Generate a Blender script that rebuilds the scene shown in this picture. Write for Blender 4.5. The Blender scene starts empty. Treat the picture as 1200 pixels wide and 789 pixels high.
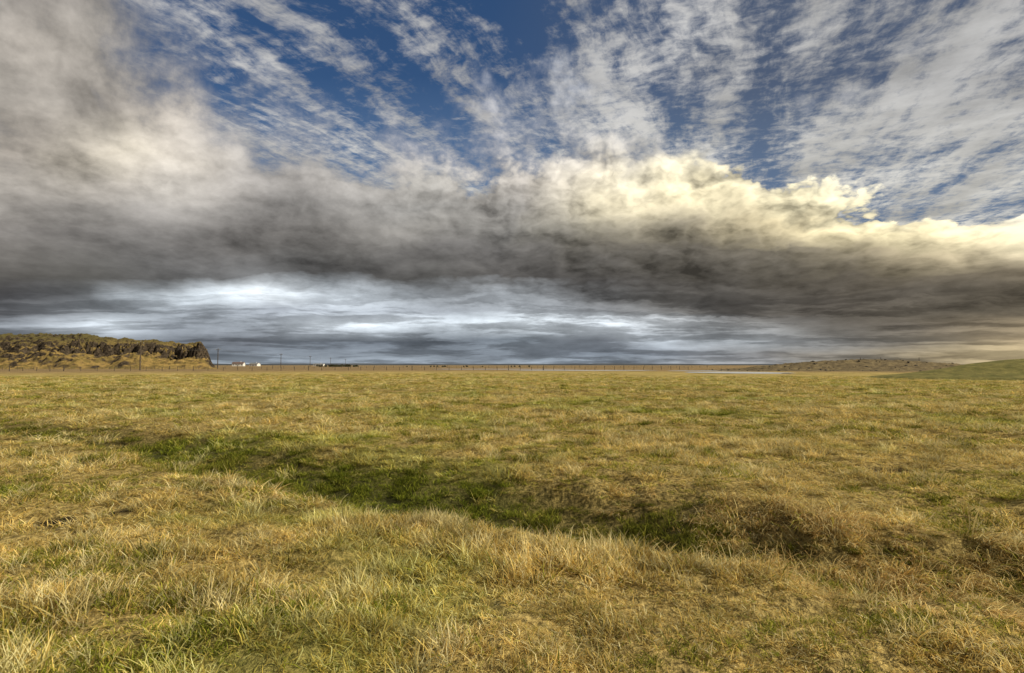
import bpy, math, random, bmesh
import numpy as np
from mathutils import Vector
rng=np.random.default_rng(7); random.seed(7)
scene=bpy.context.scene
scene.view_settings.view_transform='Standard'
scene.view_settings.look='None'
scene.view_settings.exposure=0
scene.view_settings.gamma=1

def lin(c):
    c=c/255.0
    return c/12.92 if c<=0.04045 else ((c+0.055)/1.055)**2.4

# ------------------------------------------------------------ node helper
class NT:
    def __init__(s,tree): s.t=tree; s.n=tree.nodes; s.l=tree.links
    def put(s,sock,v):
        if v is None: return
        if isinstance(v,bpy.types.NodeSocket): s.l.new(v,sock)
        else: sock.default_value=v
    def m(s,op,a,b=None,c=None,clamp=False):
        n=s.n.new('ShaderNodeMath'); n.operation=op; n.use_clamp=clamp
        s.put(n.inputs[0],a); s.put(n.inputs[1],b); s.put(n.inputs[2],c); return n.outputs[0]
    def v(s,op,a,b=None,scale=None):
        n=s.n.new('ShaderNodeVectorMath'); n.operation=op
        s.put(n.inputs[0],a); s.put(n.inputs[1],b)
        if scale is not None: s.put(n.inputs['Scale'],scale)
        return n.outputs[0]
    def comb(s,x,y,z):
        n=s.n.new('ShaderNodeCombineXYZ'); s.put(n.inputs[0],x); s.put(n.inputs[1],y); s.put(n.inputs[2],z); return n.outputs[0]
    def sep(s,v):
        n=s.n.new('ShaderNodeSeparateXYZ'); s.put(n.inputs[0],v); return n.outputs
    def noise(s,vec,scale,detail=4,rough=0.5,dist=0.0,col=False,lac=2.0,dim='3D'):
        n=s.n.new('ShaderNodeTexNoise'); n.noise_dimensions=dim; s.put(n.inputs['Vector'],vec)
        n.inputs['Scale'].default_value=scale; n.inputs['Detail'].default_value=detail
        n.inputs['Roughness'].default_value=rough; n.inputs['Distortion'].default_value=dist
        n.inputs['Lacunarity'].default_value=lac
        return n.outputs['Color'] if col else n.outputs['Fac']
    def voro(s,vec,scale,detail=2,rough=0.5):
        n=s.n.new('ShaderNodeTexVoronoi'); n.voronoi_dimensions='2D'; n.feature='F1'
        s.put(n.inputs['Vector'],vec); n.inputs['Scale'].default_value=scale
        n.inputs['Detail'].default_value=detail; n.inputs['Roughness'].default_value=rough
        n.normalize=True
        return n.outputs['Distance']
    def mixc(s,f,a,b,mode='MIX'):
        n=s.n.new('ShaderNodeMix'); n.data_type='RGBA'; n.blend_type=mode
        s.put(n.inputs[0],f); s.put(n.inputs[6],a); s.put(n.inputs[7],b); return n.outputs[2]
    def mixf(s,f,a,b):
        n=s.n.new('ShaderNodeMix'); n.data_type='FLOAT'
        s.put(n.inputs[0],f); s.put(n.inputs[2],a); s.put(n.inputs[3],b); return n.outputs[0]
    def mr(s,v,a,b,c=0.0,d=1.0,smooth=False):
        n=s.n.new('ShaderNodeMapRange'); n.clamp=True
        if smooth: n.interpolation_type='SMOOTHSTEP'
        s.put(n.inputs['Value'],v); s.put(n.inputs['From Min'],a); s.put(n.inputs['From Max'],b)
        s.put(n.inputs['To Min'],c); s.put(n.inputs['To Max'],d); return n.outputs[0]
    def ramp(s,f,stops,interp='LINEAR'):
        n=s.n.new('ShaderNodeValToRGB'); cr=n.color_ramp; cr.interpolation=interp
        s.put(n.inputs[0],f)
        while len(cr.elements)<len(stops): cr.elements.new(0.5)
        for i,(p,c) in enumerate(stops): cr.elements[i].position=p
        for i,(p,c) in enumerate(stops):
            cr.elements[i].color=tuple(c) if len(c)==4 else (c[0],c[1],c[2],1)
        return n.outputs[0],n.outputs[1]

def new_mat(name):
    m=bpy.data.materials.new(name); m.use_nodes=True
    t=NT(m.node_tree); return m,t,m.node_tree.nodes['Principled BSDF'],m.node_tree.nodes['Material Output']

# ============================================================ SKY (world)
SUN_AZ=math.radians(104); SUN_EL=math.radians(36)
world=bpy.data.worlds.new("sky"); scene.world=world; world.use_nodes=True
world.cycles.sampling_method='NONE'
w=NT(world.node_tree)
bg=world.node_tree.nodes['Background']
bg.inputs['Strength'].default_value=0.1
tc=w.n.new('ShaderNodeTexCoord')
D=tc.outputs['Generated']
dx,dy,dz=w.sep(D)
zc=w.m('MAXIMUM',dz,0.0)
hl=w.m('SQRT',w.m('ADD',w.m('MULTIPLY',dx,dx),w.m('ADD',w.m('MULTIPLY',dy,dy),1e-5)))
az=w.m('ARCTAN2',dx,dy)
yy=w.m('MAXIMUM',dy,w.m('MULTIPLY',hl,0.4))
tt=w.m('MINIMUM',w.m('DIVIDE',zc,yy),1.5)    # height over a distant east-west cloud bank
lg=w.m('MULTIPLY',w.m('LOGARITHM',w.m('ADD',zc,0.08),math.e),0.60)
P=w.comb(az,lg,0.0)
wn=w.noise(P,2.2,4.5,0.5,0,col=True,dim='2D')
wx,wy,wz=w.sep(wn)
amp=w.mr(tt,0.06,0.32,0.09,1.0)
wn2=w.noise(P,9.0,4,0.6,0,col=True,dim='2D')
vx,vy,vz=w.sep(wn2)
azw=w.m('ADD',az,w.m('ADD',w.m('MULTIPLY',w.m('SUBTRACT',wx,0.5),0.24),w.m('MULTIPLY',w.m('SUBTRACT',vx,0.5),0.03)))
dt_=w.m('ADD',w.m('MULTIPLY',w.m('SUBTRACT',wy,0.5),0.17),w.m('MULTIPLY',w.m('SUBTRACT',vy,0.5),0.035))
tw=w.m('ADD',tt,w.m('MULTIPLY',dt_,amp))
Pw=w.v('ADD',P,w.v('SCALE',w.v('SUBTRACT',wn2,(0.5,0.5,0.5)),None,0.06))
v1=w.voro(Pw,9.5,3.4,0.62)
v2=w.voro(w.v('ADD',Pw,(0.014,0.020,0.0)),9.5,3.4,0.62)
east=w.mr(azw,-0.30,0.15,0.36,1.0)
bil=w.m('MULTIPLY',w.m('SUBTRACT',0.45,v1),east)
rel=w.m('MULTIPLY',w.m('SUBTRACT',v2,v1),east)
tw=w.m('SUBTRACT',tw,w.m('MULTIPLY',w.m('MULTIPLY',bil,0.11),amp))
fac=w.m('ADD',w.m('DIVIDE',azw,2*math.pi),0.5)

AZ=[math.atan((p)/6.67) for p in range(-6,7)]
low=[
(-0.005,[(148,158,168)]*8+[(148,153,158),(146,146,146),(154,146,130),(176,160,130),(200,180,142)],[1]*13),
(0.018,[(118,126,135)]*7+[(114,122,132),(118,124,132),(122,122,122),(138,130,116),(167,152,122),(192,174,136)],[1]*13),
(0.042,[(116,121,128),(110,116,124),(106,112,120),(110,115,123),(118,126,136),(110,118,128),(112,120,128),(120,126,134),(172,180,188),(160,165,169),(116,114,110),(126,118,104),(169,152,122)],[1]*13),
(0.072,[(138,144,151),(200,209,217),(142,149,157),(172,180,189),(220,229,237),(212,222,230),(220,229,236),(214,222,229),(190,195,199),(150,151,151),(96,92,86),(104,97,87),(144,130,106)],[1]*13),
(0.092,[(94,96,100),(122,127,132),(168,176,184),(136,142,150),(178,186,195),(144,150,157),(160,166,172),(140,143,147),(108,107,105),(88,85,81),(86,81,74),(92,86,76),(106,98,84)],[1]*13),
(0.118,[(84,84,86),(92,94,96),(216,226,234),(226,234,240),(204,213,221),(140,145,150),(146,151,156),(112,113,114),(88,86,83),(82,79,75),(84,79,72),(88,82,72),(102,94,80)],[1]*13),
(0.146,[(82,80,77),(84,83,80),(110,110,110),(110,111,112),(92,91,90),(84,83,81),(86,84,82),(82,80,78),(82,79,75),(84,80,74),(90,84,74),(102,94,80),(122,112,94)],[1]*13),
(0.190,[(106,103,99),(98,96,93),(112,110,108),(106,104,102),(112,110,107),(102,100,98),(100,98,96),(100,96,88),(96,91,82),(104,98,86),(140,130,108),(178,165,136),(200,188,158)],[1,1,1,1,1,1,1,1,1,1,1,.95,.9]),
(0.228,[(128,124,120),(116,113,110),(132,129,126),(118,115,112),(132,129,125),(138,135,130),(126,124,120),(146,140,124),(154,145,124),(204,190,154),(236,222,180),(236,222,182),(226,216,182)],[1,1,1,1,1,1,1,1,1,1,.95,.7,.6]),
(0.275,[(152,147,141),(144,140,135),(158,154,149),(136,133,130),(156,153,149),(152,150,146),(166,162,156),(208,198,172),(236,223,186),(244,233,196),(234,224,190),(214,206,184),(200,195,184)],[1,1,1,1,.97,.88,.92,1,.98,.75,.25,.05,0]),
(0.325,[(168,162,154),(190,183,173),(192,186,177),(156,152,148),(176,172,167),(194,190,183),(198,191,182),(220,210,186),(224,215,188),(190,186,176),(170,170,170),(170,170,170),(170,170,170)],[1,1,1,.90,.68,.68,.78,.80,.5,.1,0,0,0]),
(0.380,[(174,166,156),(214,205,188),(204,196,184),(160,156,152),(168,164,160),(182,177,173),(178,174,170),(190,184,174),(170,168,165),(160,160,160),(150,150,150),(150,150,150),(150,150,150)],[1,1,1,.64,.36,.30,.38,.46,.20,0,0,0,0]),
(0.462,[(162,156,148),(154,148,141),(196,188,178),(158,157,159),(150,152,158),(150,150,155),(165,165,168),(182,182,182),(160,160,165),(150,150,155),(150,150,150),(150,150,150),(150,150,150)],[1,1,.82,.30,.08,.06,.20,.32,.18,0,0,0,0]),
(0.552,[(176,169,160),(166,160,152),(158,155,153),(140,143,150),(150,152,158),(150,152,158),(150,152,158),(168,170,174),(160,160,165),(150,150,155),(150,150,150),(150,150,150),(150,150,150)],[1,1,.50,.10,0,0,.04,.22,.12,0,0,0,0]),
(0.66,[(144,139,134),(150,145,139),(144,143,144),(130,134,142),(130,135,145),(130,135,145),(130,135,145),(140,145,150),(150,150,155),(150,150,155),(150,150,150),(150,150,150),(150,150,150)],[1,.80,.2,.02,0,0,0,0.03,0,0,0,0,0]),
(0.95,[(120,118,116)]*13,[.9,.7,.3,.1,.1,.1,.2,.3,.3,.3,.3,.3,.3]),
]
def table(rows,azs,tv):
    col=None;alp=None;prev=None
    for (h,cols,cov) in rows:
        st=[(0.0,(.14,.14,.14,.6))]
        for a,c,k in zip(azs,cols,cov):
            st.append((a/(2*math.pi)+0.5,(lin(c[0]),lin(c[1]),lin(c[2]),k)))
        st.append((1.0,(.14,.14,.14,.6)))
        c,a=w.ramp(fac,st)
        if col is None: col,alp=c,a
        else:
            f=w.mr(tv,prev,h)
            col=w.mixc(f,col,c); alp=w.mixf(f,alp,a)
        prev=h
    return col,alp
lowc,lowa=table(low,AZ,tw)

sky=w.n.new('ShaderNodeTexSky'); sky.sky_type='NISHITA'; sky.sun_disc=False
sky.sun_elevation=SUN_EL; sky.sun_rotation=SUN_AZ
blue=w.mixc(1.0,sky.outputs[0],(0.30,0.47,0.66,1),'MULTIPLY')
slate=(lin(80)*10,lin(92)*10,lin(114)*10,1)
blue=w.mixc(w.m('MULTIPLY',w.mr(azw,-0.05,0.36),0.9),blue,slate)
blue=w.mixc(w.mr(tt,0.52,0.3,0,.5),blue,(lin(115)*10,lin(140)*10,lin(172)*10,1))
# ---- high mackerel cloud on a flat layer
zz=w.m('MAXIMUM',dz,0.06)
px=w.m('DIVIDE',dx,zz); py=w.m('DIVIDE',dy,zz)
a0=math.radians(22)
qx=w.m('SUBTRACT',w.m('MULTIPLY',px,math.cos(a0)),w.m('MULTIPLY',py,math.sin(a0)))
qy=w.m('ADD',w.m('MULTIPLY',px,math.sin(a0)),w.m('MULTIPLY',py,math.cos(a0)))
Q0=w.comb(qx,qy,0.0)
qw=w.noise(Q0,0.9,5,0.6,0,col=True,dim='2D')
Qw=w.v('ADD',Q0,w.v('SCALE',w.v('SUBTRACT',qw,(0.5,0.5,0.5)),None,0.24))
qq=w.sep(Qw)
S1=w.comb(w.m('MULTIPLY',qq[0],1.15),w.m('MULTIPLY',qq[1],0.17),0.0)
streak=w.noise(S1,3.4,7,0.66,0,dim='2D')
ripple=w.noise(Qw,13.0,5,0.66,0,dim='2D')
puff=w.noise(Q0,1.5,7,0.64,0,dim='2D')
AZc=[math.radians(a) for a in (-42,-32,-22,-12,-4,3,10,18,26,33,42)]
cirr=[
(0.10,[.9]*11),
(0.25,[.6,.6,.6,.6,.6,.6,.8,.95,1.1,1.2,1.2]),
(0.33,[.5,.5,.58,.58,.58,.58,.64,.80,.95,1.04,1.08]),
(0.45,[.5,.5,.56,.55,.55,.62,.82,.84,.88,.98,1.02]),
(0.55,[.4,.4,.44,.36,.42,.56,.78,.80,.84,.96,.98]),
(0.64,[.3,.3,.22,.16,.18,.26,.38,.58,.78,.90,.82]),
(0.95,[.5]*11)]
rows=[(h,[(255,255,255)]*11,[min(k/1.2,1) for k in ks]) for h,ks in cirr]
_,cov=table(rows,AZc,w.m('ADD',tt,w.m('MULTIPLY',w.m('SUBTRACT',wy,0.5),0.12)))
cov=w.m('MULTIPLY',cov,1.2)
det=w.m('ADD',w.m('MULTIPLY',streak,0.60),w.m('ADD',w.m('MULTIPLY',ripple,0.40),w.m('MULTIPLY',puff,0.20)))
ci=w.mr(w.m('ADD',cov,w.m('MULTIPLY',w.m('SUBTRACT',det,0.6),5.2)),0.16,1.50,0,1,smooth=True)
cirrcol=w.mixc(w.mr(tt,0.22,0.5),(lin(222)*10,lin(219)*10,lin(209)*10,1),(lin(196)*10,lin(195)*10,lin(193)*10,1))
cirrcol=w.v('SCALE',cirrcol,None,w.mr(puff,.3,.7,.62,1.22))
high=w.mixc(w.m('MULTIPLY',ci,0.93),blue,cirrcol)

# ---- low cloud light and shade
fb=w.noise(P,4.0,8,0.66,0,dim='2D')
hs=w.noise(w.comb(w.m('MULTIPLY',az,3.0),w.m('MULTIPLY',tw,34.0),0.0),1.6,8,0.60,0,dim='2D')
hmask=w.mr(tt,0.15,0.09)
amp2=w.mr(tt,0.08,0.22,0.12,1.0)
bright=w.m('ADD',1.10,w.m('ADD',w.m('MULTIPLY',w.m('MULTIPLY',rel,3.0),amp2),w.m('MULTIPLY',w.m('SUBTRACT',fb,0.5),2.5)))
bright=w.m('ADD',bright,w.m('MULTIPLY',w.m('MULTIPLY',bil,0.6),amp2))
layer=w.mr(hs,0.41,0.57,0.62,1.16,smooth=True)
bright=w.m('MULTIPLY',bright,w.mixf(hmask,1.0,layer))
bright=w.m('MINIMUM',w.m('MAXIMUM',bright,0.42),1.8)
lowl=w.v('SCALE',lowc,None,w.m('MULTIPLY',bright,10.0))
al=w.m('ADD',lowa,w.m('ADD',w.m('MULTIPLY',w.m('SUBTRACT',fb,0.5),1.8),w.m('MULTIPLY',bil,0.9)))
soft=w.mr(w.m('ADD',tt,w.m('MULTIPLY',azw,-0.12)),0.30,0.42)
al=w.mr(al,w.mixf(soft,0.42,0.14),w.mixf(soft,0.60,0.94),0,1,smooth=True)
al=w.m('MAXIMUM',al,w.mr(lowa,0.93,1.0))
final=w.mixc(al,high,lowl)
w.l.new(final,bg.inputs['Color'])

sd=bpy.data.lights.new('sun','SUN'); sd.energy=5.0; sd.angle=math.radians(0.5); sd.color=(1.0,0.89,0.69)
so=bpy.data.objects.new('sun',sd); scene.collection.objects.link(so)
sv=Vector((math.sin(SUN_AZ)*math.cos(SUN_EL),math.cos(SUN_AZ)*math.cos(SUN_EL),math.sin(SUN_EL)))
so.rotation_euler=(-sv).to_track_quat('-Z','Y').to_euler(); so.location=(60,-10,50)

# ============================================================ numpy noise
def hsh(i,j,s):
    i=i.astype(np.int64);j=j.astype(np.int64)
    n=(i*374761393+j*668265263+s*1274126177)&0xffffffff
    n=((n^(n>>13))*1274126177)&0xffffffff
    n=(n^(n>>16))&0xffffffff
    return n/4294967295.0
def vn(x,y,s=0):
    i=np.floor(x);j=np.floor(y);fx=x-i;fy=y-j
    fx=fx*fx*(3-2*fx);fy=fy*fy*(3-2*fy)
    a=hsh(i,j,s);b=hsh(i+1,j,s);c=hsh(i,j+1,s);d=hsh(i+1,j+1,s)
    return (a*(1-fx)+b*fx)*(1-fy)+(c*(1-fx)+d*fx)*fy
def fbm(x,y,o=4,s=0,g=0.5):
    r=0;a=1;t=0
    for k in range(o):
        r=r+a*vn(x*2**k+17.3*k,y*2**k-9.1*k,s+k);t+=a;a*=g
    return r/t
def sst(a,b,x):
    t=np.clip((x-a)/(b-a),0,1);return t*t*(3-2*t)

# ============================================================ TERRAIN
ctrl=np.array([(-45,30),(-26,21.5),(-13.9,15.5),(-8.6,12.7),(-4.5,10.1),(-2.06,8.6),(-0.4,7.5),(0.96,6.7),(2.0,5.9),(2.8,5.1),(3.5,4.55),(4.5,4.15),(6.5,3.6),(12,1.5),(25,-4)],float)
cdep=np.array([.12,.18,.28,.34,.40,.48,.54,.54,.48,.40,.34,.30,.28,.2,.2])
cwid=np.array([1.2,1.1,1.1,1.1,1.15,1.2,1.2,1.1,.95,.78,.68,.62,.6,.6,.8])
def ditch(x,y):
    best=np.full(x.shape,1e9);dep=np.zeros(x.shape);wd=np.ones(x.shape);sgn=np.zeros(x.shape)
    for k in range(len(ctrl)-1):
        a=ctrl[k];b=ctrl[k+1];d=b-a;L=d@d
        t=np.clip(((x-a[0])*d[0]+(y-a[1])*d[1])/L,0,1)
        ex=x-(a[0]+t*d[0]);ey=y-(a[1]+t*d[1]);r=np.hypot(ex,ey)
        m=r<best
        best=np.where(m,r,best);dep=np.where(m,cdep[k]+(cdep[k+1]-cdep[k])*t,dep)
        wd=np.where(m,cwid[k]+(cwid[k+1]-cwid[k])*t,wd)
        sgn=np.where(m,np.sign(d[0]*ey-d[1]*ex),sgn)
    wob=(fbm(x*0.8,y*0.8,2,21)-0.5)*0.5
    best=np.maximum(best+wob*0.9,0)
    return best,dep,wd,sgn
ponds=[(49,124,11,15),(56,160,14,9),(22,175,24,11),(-5,225,30,9)]
def pondmask(x,y):
    m=np.zeros(x.shape)
    for (cx,cy,rx,ry) in ponds:
        m=np.maximum(m,1-sst(1.0,1.4,np.hypot((x-cx)/rx,(y-cy)/ry)))
    return m
def H(x,y):
    r=np.hypot(x,y)
    near=1-sst(45,90,r)
    h=(fbm(x*0.9,y*0.9,3,5)-0.5)*0.17*near*np.clip(r/2,0,1)
    h=h+(fbm(x*0.25,y*0.25,2,9)-0.5)*0.16*near*sst(1,6,r)
    h=h+(vn(x*2.6,y*2.6,11)-0.5)*0.12*(1-sst(15,30,r))
    d,dep,wd,sg=ditch(x,y)
    h=h-dep*np.exp(-(d/wd)**2.4)
    h=h+0.05*np.exp(-((d-1.35*wd)/0.45)**2)*(sg<0)*(dep>0.2)
    h=h-0.07*np.exp(-((y-(9.0-0.35*(x-3)))/0.5)**2)*(x>2)*(x<12)
    h=h-0.14*pondmask(x,y)
    return h
spots=[(-9.0,9.0,.45,.30),(-4.8,6.1,.20,.22),(-4.3,6.35,.16,.12),(5.9,9.0,.38,.22),(-7.2,14.5,.5,.3),(9,17,.6,.3),(2.65,3.95,.16,.10),(12,14,.5,.3),(-1,16,.4,.25),(-12,20,.7,.3),(-5.5,5.2,.12,.12),(3.0,19,.5,.3)]
def spotmask(x,y):
    m=np.zeros(x.shape)
    wv=(vn(x*6,y*6,77)-0.5)*0.5
    for (cx,cy,rx,ry) in spots:
        m=np.maximum(m,1-sst(0.75,1.15,np.hypot((x-cx)/rx,(y-cy)/ry)+wv))
    return m

NA=560; ratio=1.019; rr=[0.4]
while rr[-1]<9000: rr.append(rr[-1]*ratio)
rr=np.array(rr);NR=len(rr)
aa=np.linspace(0,2*np.pi,NA,endpoint=False)
R,A=np.meshgrid(rr,aa,indexing='ij')
X=R*np.sin(A);Y=R*np.cos(A);Z=H(X,Y)
V=np.stack([X.ravel(),Y.ravel(),Z.ravel()],1)
i=np.arange(NR-1)[:,None];j=np.arange(NA)[None,:];j2=(j+1)%NA
F=np.stack([(i*NA+j),(i*NA+j2),((i+1)*NA+j2),((i+1)*NA+j)],-1).reshape(-1,4)
F=F[:,::-1]
def npmesh(name,V,F,smooth=True):
    me=bpy.data.meshes.new(name)
    k=F.shape[1]
    me.vertices.add(len(V)); me.vertices.foreach_set('co',V.astype(np.float32).ravel())
    me.loops.add(F.size); me.loops.foreach_set('vertex_index',F.astype(np.int32).ravel())
    me.polygons.add(len(F)); me.polygons.foreach_set('loop_start',np.arange(0,F.size,k,dtype=np.int32))
    me.update(calc_edges=True); me.validate()
    if smooth: me.polygons.foreach_set('use_smooth',np.ones(len(me.polygons),bool))
    return me
def addobj(name,me,mat=None,parent=None):
    o=bpy.data.objects.new(name,me); scene.collection.objects.link(o)
    if mat: me.materials.append(mat)
    if parent: o.parent=parent
    return o
Vc=np.vstack([V,[[0,0,float(H(np.array([0.]),np.array([0.]))[0])]]])
gme=npmesh('ground',Vc,F)
bm=bmesh.new();bm.from_mesh(gme);bm.verts.ensure_lookup_table()
c=bm.verts[len(V)]
for k in range(NA):
    bm.faces.new((bm.verts[(k+1)%NA],bm.verts[k],c))
bm.to_mesh(gme);bm.free()
xx=Vc[:,0];yy_=Vc[:,1]
at=gme.attributes.new('soil','FLOAT','POINT'); at.data.foreach_set('value',spotmask(xx,yy_).astype(np.float32))
d,dep,wd,sg=ditch(xx,yy_)
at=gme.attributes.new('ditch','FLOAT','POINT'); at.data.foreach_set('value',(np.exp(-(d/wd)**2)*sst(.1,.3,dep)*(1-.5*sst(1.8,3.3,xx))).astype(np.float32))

def patch_nodes(t):
    geo=t.n.new('ShaderNodeNewGeometry'); pos=geo.outputs['Position']
    p2=t.v('MULTIPLY',pos,(1.0,1.0,0.0))
    big=t.noise(t.v('MULTIPLY',p2,(0.6,1.0,1)),0.28,3,0.6,dim='2D')
    mid=t.noise(p2,1.3,3,0.6,dim='2D')
    return pos,p2,big,mid
gm,t,b,out=new_mat('ground_grass')
pos,p2,big,mid=patch_nodes(t)
fine=t.noise(p2,14,4,0.65,dim='2D'); far=t.noise(t.v('MULTIPLY',p2,(0.35,1,1)),0.5,7,0.75,dim='2D')
far2=t.noise(t.v('MULTIPLY',p2,(0.25,1,1)),2.2,4,0.75,dim='2D')
ln=t.n.new('ShaderNodeVectorMath'); ln.operation='LENGTH'; t.l.new(p2,ln.inputs[0]); dist=ln.outputs['Value']
nearc=t.mixc(t.mr(fine,.35,.65),(0.12,0.09,0.032,1),(0.50,0.38,0.14,1))
nearc=t.mixc(t.mr(big,.49,.62,0,.6),nearc,(0.18,0.19,0.045,1))
farc=t.mixc(t.mr(far,.38,.62),(0.28,0.215,0.075,1),(0.66,0.50,0.19,1))
farc=t.mixc(t.mr(big,.48,.60,0,.5),farc,(0.28,0.27,0.07,1))
farc=t.mixc(t.mr(far2,.50,.70,0,.75),farc,(0.11,0.085,0.035,1))
vfar=t.mixc(t.mr(far,.4,.6),(0.15,0.11,0.06,1),(0.38,0.27,0.13,1))
farc=t.mixc(t.mr(t.m('ADD',dist,t.m('MULTIPLY',t.m('SUBTRACT',big,.5),120)),125,170),farc,vfar)
colr=t.mixc(t.mr(dist,35,75),nearc,farc)
s=t.n.new('ShaderNodeAttribute'); s.attribute_name='soil'
colr=t.mixc(s.outputs['Fac'],colr,(0.022,0.016,0.010,1))
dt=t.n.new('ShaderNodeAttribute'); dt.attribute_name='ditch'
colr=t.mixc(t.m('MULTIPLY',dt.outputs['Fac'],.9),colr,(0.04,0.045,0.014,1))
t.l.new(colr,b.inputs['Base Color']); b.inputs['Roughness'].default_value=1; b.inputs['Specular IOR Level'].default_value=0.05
bp=t.n.new('ShaderNodeBump'); bp.inputs['Strength'].default_value=0.6; bp.inputs['Distance'].default_value=0.12
t.l.new(t.m('ADD',fine,far2),bp.inputs['Height']); t.l.new(bp.outputs[0],b.inputs['Normal'])
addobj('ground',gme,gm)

# ============================================================ GRASS
def tuft(nbl,rad,lmin,lmax,wid,lean,pal,green,sd,droop=0.5,comb=None,root=.55):
    r=np.random.default_rng(sd)
    a=r.uniform(0,2*np.pi,nbl);q=rad*np.sqrt(r.uniform(0,1,nbl))
    bx=q*np.cos(a);by=q*np.sin(a)
    L=r.uniform(lmin,lmax,nbl)*(0.7+0.3*r.random(nbl))
    la=r.uniform(0,2*np.pi,nbl)
    if comb is not None: la=comb+r.normal(0,0.7,nbl)
    th=np.abs(r.normal(lean,0.30,nbl))
    bend=r.uniform(0.2,1.3,nbl)*droop*1.4
    ts=np.array([0,.35,.7,1.0]);ws=np.array([.8,1,.65,0])
    x=bx.copy();y=by.copy();z=np.full(nbl,-0.01)
    prev=0;cur=th.copy()
    pts=[np.stack([x,y,z],1)]
    for k in range(1,4):
        dl=L*(ts[k]-prev);prev=ts[k]
        x=x+np.sin(cur)*np.cos(la)*dl;y=y+np.sin(cur)*np.sin(la)*dl;z=z+np.cos(cur)*dl
        cur=cur+bend*0.6; la=la+r.normal(0,.25,nbl)
        pts.append(np.stack([x,y,np.maximum(z,0.003)],1))
    wa=r.uniform(0,2*np.pi,nbl);wv=np.stack([np.cos(wa),np.sin(wa),np.zeros(nbl)],1)*(wid*r.uniform(.6,1.4,nbl))[:,None]*.5
    V=[]
    for k in range(3):
        V.append(pts[k]-wv*ws[k]);V.append(pts[k]+wv*ws[k])
    V.append(pts[3])
    V=np.stack(V,1)
    base=(np.arange(nbl)*7)[:,None]
    fs=[]
    for k in range(2):
        q4=[2*k,2*k+1,2*k+3,2*k+2]
        fs.append(base+np.array([[q4[0],q4[1],q4[2]]]));fs.append(base+np.array([[q4[0],q4[2],q4[3]]]))
    fs.append(base+np.array([[4,5,6]]))
    Fc=np.concatenate(fs)
    pal=np.array(pal);ci=r.integers(0,len(pal),nbl);c0=pal[ci]*(0.65+0.5*r.random((nbl,1)))
    gp=np.array([(0.19,0.23,0.04),(0.32,0.34,0.055),(0.48,0.47,0.09)])
    isg=r.random(nbl)<green
    c0=np.where(isg[:,None],gp[r.integers(0,3,nbl)]*(0.7+0.6*r.random((nbl,1))),c0)
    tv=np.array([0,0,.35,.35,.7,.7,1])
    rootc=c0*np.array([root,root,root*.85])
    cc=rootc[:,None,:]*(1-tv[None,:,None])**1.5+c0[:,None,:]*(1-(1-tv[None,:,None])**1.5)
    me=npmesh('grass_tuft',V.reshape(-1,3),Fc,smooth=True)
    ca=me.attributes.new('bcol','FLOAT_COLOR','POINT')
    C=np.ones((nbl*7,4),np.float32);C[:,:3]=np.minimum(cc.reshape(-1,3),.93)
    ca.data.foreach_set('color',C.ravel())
    return me
gmat,t,b,out=new_mat('grass_blades')
at=t.n.new('ShaderNodeAttribute');at.attribute_name='bcol'
pos,p2,big,mid=patch_nodes(t)
oi=t.n.new('ShaderNodeObjectInfo')
tint=t.mixc(t.mr(mid,.36,.62),(0.74,0.72,0.60,1),(1.20,1.16,1.06,1))
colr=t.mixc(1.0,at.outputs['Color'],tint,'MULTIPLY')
colr=t.v('SCALE',colr,None,t.mr(oi.outputs['Random'],0,1,.72,1.28))
colr=t.mixc(t.mr(big,.50,.62,0,.58),colr,t.mixc(1.0,colr,(0.74,0.92,0.52,1),'MULTIPLY'))
df=t.n.new('ShaderNodeBsdfDiffuse');tr=t.n.new('ShaderNodeBsdfTranslucent');mx=t.n.new('ShaderNodeMixShader')
t.l.new(colr,df.inputs[0]);t.l.new(colr,tr.inputs[0]);mx.inputs[0].default_value=0.36
t.l.new(df.outputs[0],mx.inputs[1]);t.l.new(tr.outputs[0],mx.inputs[2])
t.l.new(mx.outputs[0],out.inputs['Surface'])

straw=[(0.93,0.75,0.30),(0.93,0.80,0.40),(0.86,0.63,0.22),(0.93,0.72,0.27),(0.93,0.86,0.56),(0.44,0.31,0.12)]
rust=[(0.90,0.67,0.31),(0.93,0.77,0.39),(0.68,0.46,0.19),(0.93,0.82,0.50)]
col=bpy.data.collections.new('grass_tufts')
specs=[]
for k in range(5): specs.append(dict(nbl=72,rad=.085,lmin=.04,lmax=.14,wid=.0046,lean=.78,pal=straw,green=.13))   #0-4
for k in range(3): specs.append(dict(nbl=72,rad=.085,lmin=.04,lmax=.10,wid=.0046,lean=.6,pal=straw,green=.64))   #5-7
for k in range(3): specs.append(dict(nbl=80,rad=.09,lmin=.12,lmax=.27,wid=.0042,lean=.95,pal=rust,green=.08,droop=1.1,comb=-1.4,root=.6)) #8-10
for k in range(2): specs.append(dict(nbl=80,rad=.085,lmin=.05,lmax=.12,wid=.0046,lean=.45,pal=[(0.14,0.16,.04),(0.28,.27,.07)],green=.6,root=.4)) #11-12
for k in range(2): specs.append(dict(nbl=44,rad=.07,lmin=.08,lmax=.18,wid=.0040,lean=.5,pal=[(0.93,.86,.56),(.93,.80,.42)],green=.0)) #13-14
for k,sp in enumerate(specs):
    me=tuft(sd=100+k,**sp); me.materials.append(gmat)
    o=bpy.data.objects.new('tuft_%02d'%k,me); col.objects.link(o)
PX=[];SC=[];RO=[];IX=[]
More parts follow.
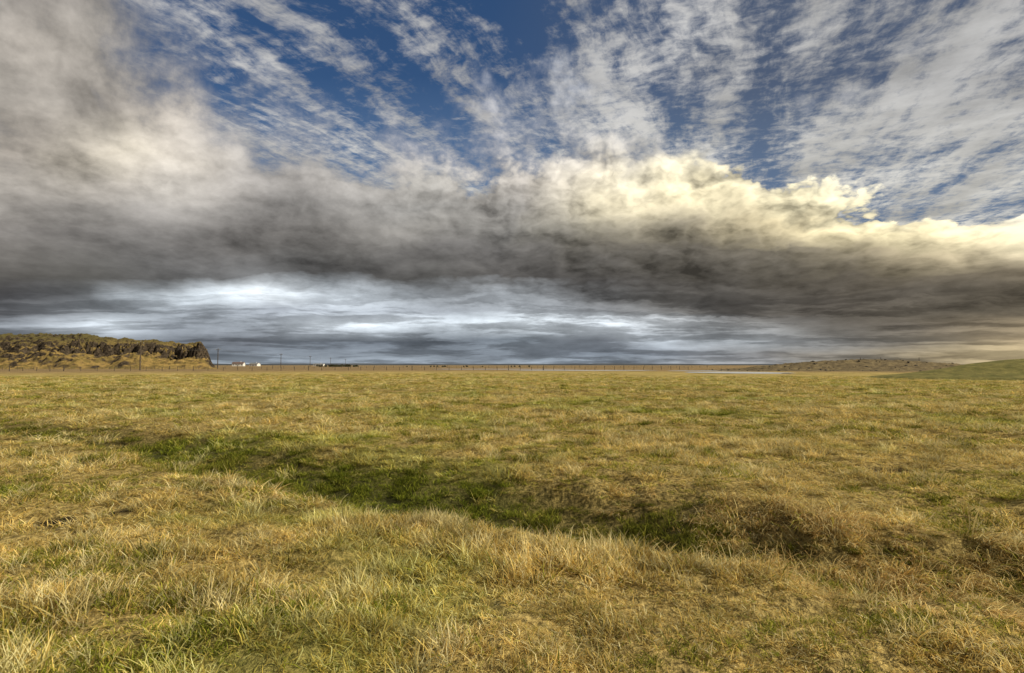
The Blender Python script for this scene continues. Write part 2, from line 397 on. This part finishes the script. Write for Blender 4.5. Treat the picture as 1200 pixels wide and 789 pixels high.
def band(r0,r1,dens,s0,s1,zs,half=62):
    area=math.radians(2*half)/2*(r1*r1-r0*r0);n=int(area*dens)
    r=np.sqrt(rng.uniform(r0*r0,r1*r1,n));a=rng.uniform(-math.radians(half),math.radians(half),n)
    x=r*np.sin(a);y=r*np.cos(a)
    keep=(rng.random(n)>spotmask(x,y)*.95)&(pondmask(x,y)<.1)&~((y>80)&(x>18)&(x<70))
    x=x[keep];y=y[keep];n=len(x)
    z=H(x,y);d,dep,wd,sg=ditch(x,y);q=d/wd
    cl=np.clip((fbm(x*2.0,y*2.0,3,31)-.5)*1.45+.5,0,1);gr=fbm(x*.3,y*.5,3,41);gr2=fbm(x*1.3,y*1.3,2,43)
    u=rng.random(n)
    idx=rng.integers(0,5,n)
    g=sst(.46,.60,gr*.45+gr2*.55)*.84
    idx=np.where(u<g,rng.integers(5,8,n),idx)
    u=rng.random(n)
    idx=np.where((u<.22*(cl>.5)),rng.integers(13,15,n),idx)
    u=rng.random(n)
    idx=np.where((u<.10)&(g>.3),rng.integers(11,13,n),idx)
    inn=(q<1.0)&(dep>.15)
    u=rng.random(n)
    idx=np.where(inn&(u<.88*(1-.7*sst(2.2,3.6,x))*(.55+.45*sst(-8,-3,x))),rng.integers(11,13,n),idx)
    lip=(q>.85)&(q<1.5)&(dep>.2)
    u=rng.random(n)
    idx=np.where(lip&(u<.22*sst(0,3,x+1.5)+.06),rng.integers(8,11,n),idx)
    east=sst(1.8,2.6,x)*(q<1.7)
    idx=np.where(u<east*.42,rng.integers(8,11,n),idx)
    s=rng.uniform(s0,s1,n)*(0.6+0.8*cl)
    S=np.stack([s,s,s*zs*(0.35+1.25*cl)],1)
    rz=np.where((idx>=8)&(idx<=10),rng.normal(0,.8,n),rng.uniform(0,6.28,n))
    PX.append(np.stack([x,y,z],1));SC.append(S);RO.append(np.stack([rng.normal(0,.12,n),rng.normal(0,.12,n),rz],1));IX.append(idx)
band(1.6,7,118,.9,1.3,.88)
band(7,14,48,1.15,1.75,.72)
band(14,32,15,1.7,2.7,.54)
band(32,75,3.2,3.0,4.6,.36,58)
band(75,105,0.9,4.5,6.5,.2,55)
n=26
x=rng.normal(-.72,.14,n);y=rng.normal(5.9,.12,n)
PX.append(np.stack([x,y,H(x,y)],1));SC.append(np.tile([1.2,1.2,1.6],(n,1)));RO.append(np.stack([0*x,0*x,rng.uniform(0,6,n)],1));IX.append(rng.integers(13,15,n))
n=22
x=rng.normal(1.7,.3,n);y=rng.normal(7.1,.10,n)
PX.append(np.stack([x,y,H(x,y)],1));SC.append(np.tile([1.2,1.2,1.3],(n,1)));RO.append(np.stack([0*x,0*x,rng.uniform(0,6,n)],1));IX.append(rng.integers(11,13,n))
PX=np.concatenate(PX);SC=np.concatenate(SC);RO=np.concatenate(RO);IX=np.concatenate(IX)
me=bpy.data.meshes.new('grass');me.vertices.add(len(PX));me.vertices.foreach_set('co',PX.astype(np.float32).ravel())
a=me.attributes.new('scl','FLOAT_VECTOR','POINT');a.data.foreach_set('vector',SC.astype(np.float32).ravel())
a=me.attributes.new('rot','FLOAT_VECTOR','POINT');a.data.foreach_set('vector',RO.astype(np.float32).ravel())
a=me.attributes.new('idx','INT','POINT');a.data.foreach_set('value',IX.astype(np.int32))
go=addobj('grass',me)
ng=bpy.data.node_groups.new('grass_scatter','GeometryNodeTree')
ng.interface.new_socket('Geometry',in_out='INPUT',socket_type='NodeSocketGeometry')
ng.interface.new_socket('Geometry',in_out='OUTPUT',socket_type='NodeSocketGeometry')
gi=ng.nodes.new('NodeGroupInput');gout=ng.nodes.new('NodeGroupOutput')
iop=ng.nodes.new('GeometryNodeInstanceOnPoints');ci_=ng.nodes.new('GeometryNodeCollectionInfo')
ci_.inputs['Collection'].default_value=col;ci_.inputs['Separate Children'].default_value=True;ci_.inputs['Reset Children'].default_value=True
iop.inputs['Pick Instance'].default_value=True
def na(nm,ty):
    q=ng.nodes.new('GeometryNodeInputNamedAttribute');q.data_type=ty;q.inputs['Name'].default_value=nm
    return [o for o in q.outputs if o.enabled and o.name=='Attribute'][0]
e2r=ng.nodes.new('FunctionNodeEulerToRotation')
ng.links.new(gi.outputs[0],iop.inputs['Points']);ng.links.new(ci_.outputs[0],iop.inputs['Instance'])
ng.links.new(na('idx','INT'),iop.inputs['Instance Index']);ng.links.new(na('rot','FLOAT_VECTOR'),e2r.inputs[0])
ng.links.new(e2r.outputs[0],iop.inputs['Rotation']);ng.links.new(na('scl','FLOAT_VECTOR'),iop.inputs['Scale'])
ng.links.new(iop.outputs[0],gout.inputs[0])
md=go.modifiers.new('scatter','NODES');md.node_group=ng
print('tufts',len(PX))

# ============================================================ ROCKY HILL
pX=np.array([-420,-330,-260,-229,-206,-191,-176,-166,-157,-147,-140,-136.5,-134,-131,-127])
pH=np.array([6,13,16,15.7,16.5,15.3,13.2,12.3,12.6,10.8,11.2,12.0,9.0,2.5,-1])
gx=np.arange(-420,-110,.6);gy=np.arange(212,330,.6)
XX,YY=np.meshgrid(gx,gy,indexing='ij')
XS=XX+(YY-250)*0.56           # hill runs back to the north-west
nf=fbm(XX*.5,YY*.5,4,63,.6)-.5;nz=fbm(XX*.10,YY*.10,4,62)-.5
top=np.interp(XS,pX,pH)+(fbm(XX*.12,YY*.12,4,61)-.5)*5.0
front=246+nz*22
s_=YY-front
gul=fbm(XX*.07,XX*0+3,3,64)
cl=sst(-204,-188,XS)
apr=sst(-22,8,s_)*(.22+.38*gul); cliff=sst(3,10,s_+nf*12)
cliffh=apr+(0.90-apr)*cliff+.10*sst(10,25,s_)
softp=sst(-20,32,s_+nf*5)
prof=cliffh*cl+softp*(1-cl)
back=1-sst(285,326,YY)
ZZ=top*prof*back+nf*2.8*np.clip(prof*3,0,1)*back
ZZ=ZZ+ (np.abs(((ZZ/3.1+nz*2)%1)-.5)-.25)*1.4*cl*sst(.25,.5,prof)*(1-sst(.85,1,prof))
edge=1-sst(-134,-128,XS+nf*7+nz*6)
ZZ=ZZ*edge*sst(-420,-390,XX)-.4*(1-sst(.02,.12,prof*edge*back))
def gridfaces(ni,nj):
    I=np.arange(ni-1)[:,None];J=np.arange(nj-1)[None,:]
    return np.stack([I*nj+J,(I+1)*nj+J,(I+1)*nj+J+1,I*nj+J+1],-1).reshape(-1,4)
hm,t,b,out=new_mat('hill_rock_and_turf')
geo=t.n.new('ShaderNodeNewGeometry')
nzs=t.sep(geo.outputs['Normal'])[2]; P0=geo.outputs['Position']; pz=t.sep(P0)[2]
n1=t.noise(P0,.12,5,.6);n2=t.noise(P0,1.1,6,.65);n3=t.noise(P0,.35,5,.6)
rock=t.mixc(t.mr(n2,.38,.64),(.016,.013,.010,1),(.11,.085,.058,1))
turf=t.mixc(t.mr(n3,.4,.6),(.44,.30,.10,1),(.20,.15,.05,1))
turf=t.mixc(t.mr(t.m('ADD',pz,t.m('MULTIPLY',n1,8)),12,18),turf,(.13,.11,.042,1))
turf=t.mixc(t.mr(n2,.54,.74,0,.8),turf,(.05,.042,.022,1))
fr=t.mr(t.m('ADD',nzs,t.m('MULTIPLY',t.m('SUBTRACT',n3,.5),.7)),.69,.90)
t.l.new(t.mixc(fr,rock,turf),b.inputs['Base Color']);b.inputs['Roughness'].default_value=1;b.inputs['Specular IOR Level'].default_value=.1
bp=t.n.new('ShaderNodeBump');bp.inputs['Strength'].default_value=1;bp.inputs['Distance'].default_value=.8
t.l.new(n2,bp.inputs['Height']);t.l.new(bp.outputs[0],b.inputs['Normal'])
addobj('rocky_hill',npmesh('rocky_hill',np.stack([XX.ravel(),YY.ravel(),ZZ.ravel()],1),gridfaces(*XX.shape)),hm)

def heightpatch(name,x0,x1,y0,y1,st,fn,mat):
    gx=np.arange(x0,x1,st);gy=np.arange(y0,y1,st);XX,YY=np.meshgrid(gx,gy,indexing='ij')
    ZZ=fn(XX,YY)
    return addobj(name,npmesh(name,np.stack([XX.ravel(),YY.ravel(),ZZ.ravel()],1),gridfaces(*XX.shape)),mat)
def simple(name,c1,c2,scale,bump=.3,extra=None):
    m,t,b,out=new_mat(name);geo=t.n.new('ShaderNodeNewGeometry')
    n=t.noise(geo.outputs['Position'],scale,6,.65)
    c=t.mixc(t.mr(n,.36,.64),c1+(1,),c2+(1,))
    if extra:
        n5=t.noise(geo.outputs['Position'],scale*4,5,.7);c=t.mixc(t.mr(n5,.5,.7),c,extra+(1,))
    t.l.new(c,b.inputs['Base Color']);b.inputs['Roughness'].default_value=.95;b.inputs['Specular IOR Level'].default_value=.1
    bp=t.n.new('ShaderNodeBump');bp.inputs['Distance'].default_value=bump;t.l.new(n,bp.inputs['Height']);t.l.new(bp.outputs[0],b.inputs['Normal'])
    return m
mm=simple('mound_turf',(.12,.12,.035),(.25,.22,.07),.8,.2,(.09,.08,.03))
def fm(x,y):
    n=(fbm(x*.3,y*.3,3,71)-.5)
    e=np.hypot(np.minimum(x-64,0)/21,(y-68)/13)+n*.15
    return 0.2+2.2*(1-sst(.05,1,e))-.8*sst(.9,1.1,e)+n*.25
heightpatch('grassy_mound',40,140,50,88,.4,fm,mm)
gb=simple('gravel_bank',(.11,.085,.05),(.25,.195,.10),.5,.3,(.05,.04,.025))
def fg(x,y):
    n=fbm(x*.12,y*.12,4,81)-.5;n2=fbm(x*.9,y*.9,3,82,.6)-.5
    e=np.hypot(np.where(x<100,(x-100)/46,(x-100)/60),(y-165)/24)+n*.3
    return 3.0*(1-sst(.05,1,e))*(1+n*.5)+n2*.8*(1-sst(.7,1,e))-.8*sst(.95,1.1,e)
heightpatch('gravel_bank',46,175,136,192,.5,fg,gb)
def blob(cx,cy,cz,r,sd):
    bm=bmesh.new();bmesh.ops.create_icosphere(bm,subdivisions=2,radius=1)
    r_=np.random.default_rng(sd);k=r_.uniform(.6,1.2,3)
    v=np.array([q.co[:] for q in bm.verts]);nn=(vn(v[:,0]*2+sd,v[:,1]*2+v[:,2]*1.7,sd)-.5)
    v=v*(1+nn[:,None]*.6)*k*r*np.array([1,1,.7])+[cx,cy,cz]
    f=np.array([[q.index for q in ff.verts] for ff in bm.faces]);bm.free();return v,f
vs=[];fs=[];o_=0
for k in range(300):
    x=random.uniform(58,150);y=random.uniform(142,186);zz_=float(fg(np.array([x]),np.array([y]))[0])
    if zz_<0: continue
    v,f=blob(x,y,zz_,random.uniform(.1,.4),k);vs.append(v);fs.append(f+o_);o_+=len(v)
bo=simple('lava_stone',(.04,.035,.03),(.13,.115,.09),2.0,.1)
addobj('boulders',npmesh('boulders',np.concatenate(vs),np.concatenate(fs)),bo)

# ============================================================ PONDS
wm,t,b,out=new_mat('pond_water');geo=t.n.new('ShaderNodeNewGeometry')
b.inputs['Base Color'].default_value=(.70,.72,.74,1);b.inputs['Roughness'].default_value=.18;b.inputs['IOR'].default_value=1.33  # pale base colour paints in the bright sky reflection on the water
bp=t.n.new('ShaderNodeBump');bp.inputs['Strength'].default_value=.8;bp.inputs['Distance'].default_value=.1
t.l.new(t.noise(geo.outputs['Position'],2.5,4,.5),bp.inputs['Height']);t.l.new(bp.outputs[0],b.inputs['Normal'])
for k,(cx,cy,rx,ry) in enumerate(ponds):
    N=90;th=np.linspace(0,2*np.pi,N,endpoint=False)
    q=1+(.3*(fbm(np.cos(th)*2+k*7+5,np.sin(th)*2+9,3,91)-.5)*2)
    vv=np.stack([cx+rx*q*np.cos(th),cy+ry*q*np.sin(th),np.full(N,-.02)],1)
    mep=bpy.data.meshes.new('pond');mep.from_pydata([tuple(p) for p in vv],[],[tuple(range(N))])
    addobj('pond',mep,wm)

# ============================================================ DISTANT RIDGE
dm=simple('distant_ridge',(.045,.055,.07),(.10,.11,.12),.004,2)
N=500;xs=np.linspace(-4200,4200,N)
hgt=3+16*fbm(xs*.0022,xs*0+2,5,95,.5)**1.6
vv=[];ff=[]
for k in range(N):
    vv+= [(xs[k],3300,-1),(xs[k],3500,hgt[k]),(xs[k],4200,hgt[k]*1.02),(xs[k],4600,-1)]
for k in range(N-1):
    for q in range(3): ff.append((k*4+q,(k+1)*4+q,(k+1)*4+q+1,k*4+q+1))
mer=bpy.data.meshes.new('distant_hills');mer.from_pydata(vv,[],ff);mer.update();addobj('distant_hills',mer,dm)

# ============================================================ POLES / FENCES / FARM
def bx(bm,cx,cy,cz,sx,sy,sz):
    r=bmesh.ops.create_cube(bm,size=1)
    for v in r['verts']: v.co=Vector((v.co.x*sx+cx,v.co.y*sy+cy,v.co.z*sz+cz))
def cyl(bm,a,b,r1,r2,seg=8):
    a=Vector(a);b=Vector(b);d=b-a
    r=bmesh.ops.create_cone(bm,cap_ends=True,segments=seg,radius1=r1,radius2=r2,depth=d.length)
    q=d.to_track_quat('Z','Y')
    for v in r['verts']: v.co=q@v.co+(a+b)/2
def fin(bm,name,mat,parent=None,loc=None):
    me=bpy.data.meshes.new(name);bm.to_mesh(me);bm.free();o=addobj(name,me,mat,parent)
    if loc: o.location=loc
    return o
wood=simple('weathered_wood',(.05,.04,.03),(.14,.115,.09),3,.02)
wirem=simple('wire',(.08,.08,.08),(.16,.16,.16),3,.01)
insm=simple('insulator',(.3,.3,.3),(.5,.5,.5),3,.01)
poles=[(-111,170),(-124,240),(-140,345),(-156,440),(-172,540),(-190,650)]
for k,(x,y) in enumerate(poles):
    bm=bmesh.new();cyl(bm,(0,0,-.3),(0,0,8.6),.19,.13,10);bx(bm,0,-.17,8.0,2.2,.12,.14)
    cyl(bm,(-.55,-.17,7.95),(0,-.12,7.3),.03,.03,6);cyl(bm,(.55,-.17,7.95),(0,-.12,7.3),.03,.03,6)
    o=fin(bm,'utility_pole',wood,None,(x,y,0));
    bm=bmesh.new()
    for q in (-.95,0,.95):
        zb=8.07 if q else 8.6
        cyl(bm,(q,-.17 if q else 0,zb),(q,-.17 if q else 0,zb+.28),.07,.045,8)
    fin(bm,'insulators',insm,o)
    if k<len(poles)-1:
        nx,ny=poles[k+1];bm=bmesh.new()
        for q in (-.95,0,.95):
            zb=8.33 if q else 8.85;pr=None
            for s in range(13):
                u=s/12;pt=((nx-x)*u+q,(ny-y)*u-(.17 if q else 0),zb-4*u*(1-u)*1.3)
                if pr: cyl(bm,pr,pt,.012,.012,4)
                pr=pt
        fin(bm,'wires',wirem,o)
def fence(pts,sp=3.6,h=1.15,wires=4):
    root=bpy.data.objects.new('wire_fence',None);scene.collection.objects.link(root)
    bm=bmesh.new();bw=bmesh.new()
    for (a,b_) in zip(pts[:-1],pts[1:]):
        L=math.hypot(b_[0]-a[0],b_[1]-a[1]);n=int(L/sp);pr=None
        for k in range(n+1):
            u=k/n;x=a[0]+(b_[0]-a[0])*u+random.uniform(-.1,.1);y=a[1]+(b_[1]-a[1])*u
            hh=h*random.uniform(.88,1.12);lx=random.uniform(-.06,.06)
            thick=.075 if k%8 else .11
            cyl(bm,(x,y,-.15),(x+lx,y,hh+(.25 if k%8==0 else 0)),thick,thick*.85,6)
            if pr:
                for q in range(wires):
                    z=.22+q*.26;cyl(bw,(pr[0],pr[1]-.08,z),(x,y-.08,z),.009,.009,4)
            pr=(x,y)
    fin(bm,'posts',wood,root);fin(bw,'strands',wirem,root)
fence([(-190,150),(-118,150),(-60,168),(10,182),(62,200)])
fence([(-190,200),(-125,208),(-70,290),(0,330),(120,350)],sp=5)
fence([(98,160),(120,168)],sp=7,h=3.6,wires=2)

wp=simple('white_render',(.72,.72,.70),(.80,.80,.78),.6,.01)
rf=simple('roof_iron',(.12,.09,.08),(.18,.13,.12),.6,.01);rg=simple('roof_grey',(.16,.17,.18),(.25,.26,.27),.6,.01)
gls=simple('window_glass',(.03,.035,.04),(.05,.06,.07),1,.01)
def house(name,loc,w_,d_,h_,rh,roof,nw,rot=0):
    root=bpy.data.objects.new(name,None);scene.collection.objects.link(root);root.location=loc;root.rotation_euler[2]=rot
    bm=bmesh.new();bx(bm,0,0,h_/2,w_,d_,h_)
    for sx in (-1,1):
        x0=sx*w_/2;x1=sx*(w_/2-.3)
        v=[bm.verts.new(p) for p in [(x0,-d_/2,h_+.003),(x0,d_/2,h_+.003),(x0,0,h_+rh),(x1,-d_/2,h_+.003),(x1,d_/2,h_+.003),(x1,0,h_+rh)]]
        for f in [(0,1,2),(5,4,3),(0,2,5,3),(1,4,5,2),(0,3,4,1)]: bm.faces.new([v[q] for q in f])
    bmesh.ops.recalc_face_normals(bm,faces=bm.faces);fin(bm,'walls',wp,root)
    bm=bmesh.new();W=w_/2+.4;Dd=d_/2+.4;e=.4*rh/(d_/2)
    for s in (-1,1):
        v=[bm.verts.new(p) for p in [(-W,s*Dd,h_-e+.05),(W,s*Dd,h_-e+.05),(W,0,h_+rh+.05),(-W,0,h_+rh+.05),(-W,s*Dd,h_-e+.23),(W,s*Dd,h_-e+.23),(W,0,h_+rh+.23),(-W,0,h_+rh+.23)]]
        for f in [(0,1,2,3),(7,6,5,4),(0,4,5,1),(1,5,6,2),(2,6,7,3),(3,7,4,0)]: bm.faces.new([v[q] for q in f])
    bmesh.ops.recalc_face_normals(bm,faces=bm.faces);fin(bm,'roof',roof,root)
    bm=bmesh.new()
    for k in range(nw): bx(bm,-w_/2+(k+.5)*w_/nw,-d_/2-.02,h_*.55,1.3,.08,1.2)
    fin(bm,'windows',gls,root)
    bm=bmesh.new();bx(bm,.0,-d_/2-.03,1.05,1.0,.08,2.1);fin(bm,'door',wood,root)
    bm=bmesh.new();bx(bm,w_*.2,0,h_+rh+.5,.7,.7,1.4);fin(bm,'chimney',wp,root)
house('farmhouse',(-384,800,0),15,8,3.4,2.4,rf,4,.1)
house('farm_barn',(-368,815,0),12,9,2.8,1.9,rg,3,-.1)
house('farm_shed',(-305,900,0),16,8,2.4,1.6,rg,4,.0)
r=np.random.default_rng(5);vs=[];fs=[];o_=0
for k in range(60):
    cx=r.uniform(-170,-138) if k<45 else r.uniform(-120,20);cy=500+r.uniform(-8,8);hh=r.uniform(1.0,2.4) if k<45 else r.uniform(.5,1.2);n=90
    p=r.normal(0,1,(n,3));p/=np.linalg.norm(p,axis=1)[:,None];p*=r.uniform(.4,1,(n,1))
    c=np.stack([cx+p[:,0]*hh*.8,cy+p[:,1]*hh*.8,hh*.5+p[:,2]*hh*.5],1)
    tri=c[:,None,:]+r.normal(0,.28,(n,3,3));vs.append(tri.reshape(-1,3));fs.append(np.arange(n*3).reshape(-1,3)+o_);o_+=n*3
sm=simple('shrub_leaves',(.03,.035,.015),(.07,.07,.03),1,.05)
addobj('distant_shrubs',npmesh('distant_shrubs',np.concatenate(vs),np.concatenate(fs),False),sm)

# ============================================================ CAMERA
cd=bpy.data.cameras.new('camera');cd.lens=20;cd.sensor_width=36;cd.clip_start=.05;cd.clip_end=20000
co=bpy.data.objects.new('camera',cd);scene.collection.objects.link(co);co.location=(0,0,1.6)
co.rotation_euler=(math.radians(90+2.87),0,0);scene.camera=co
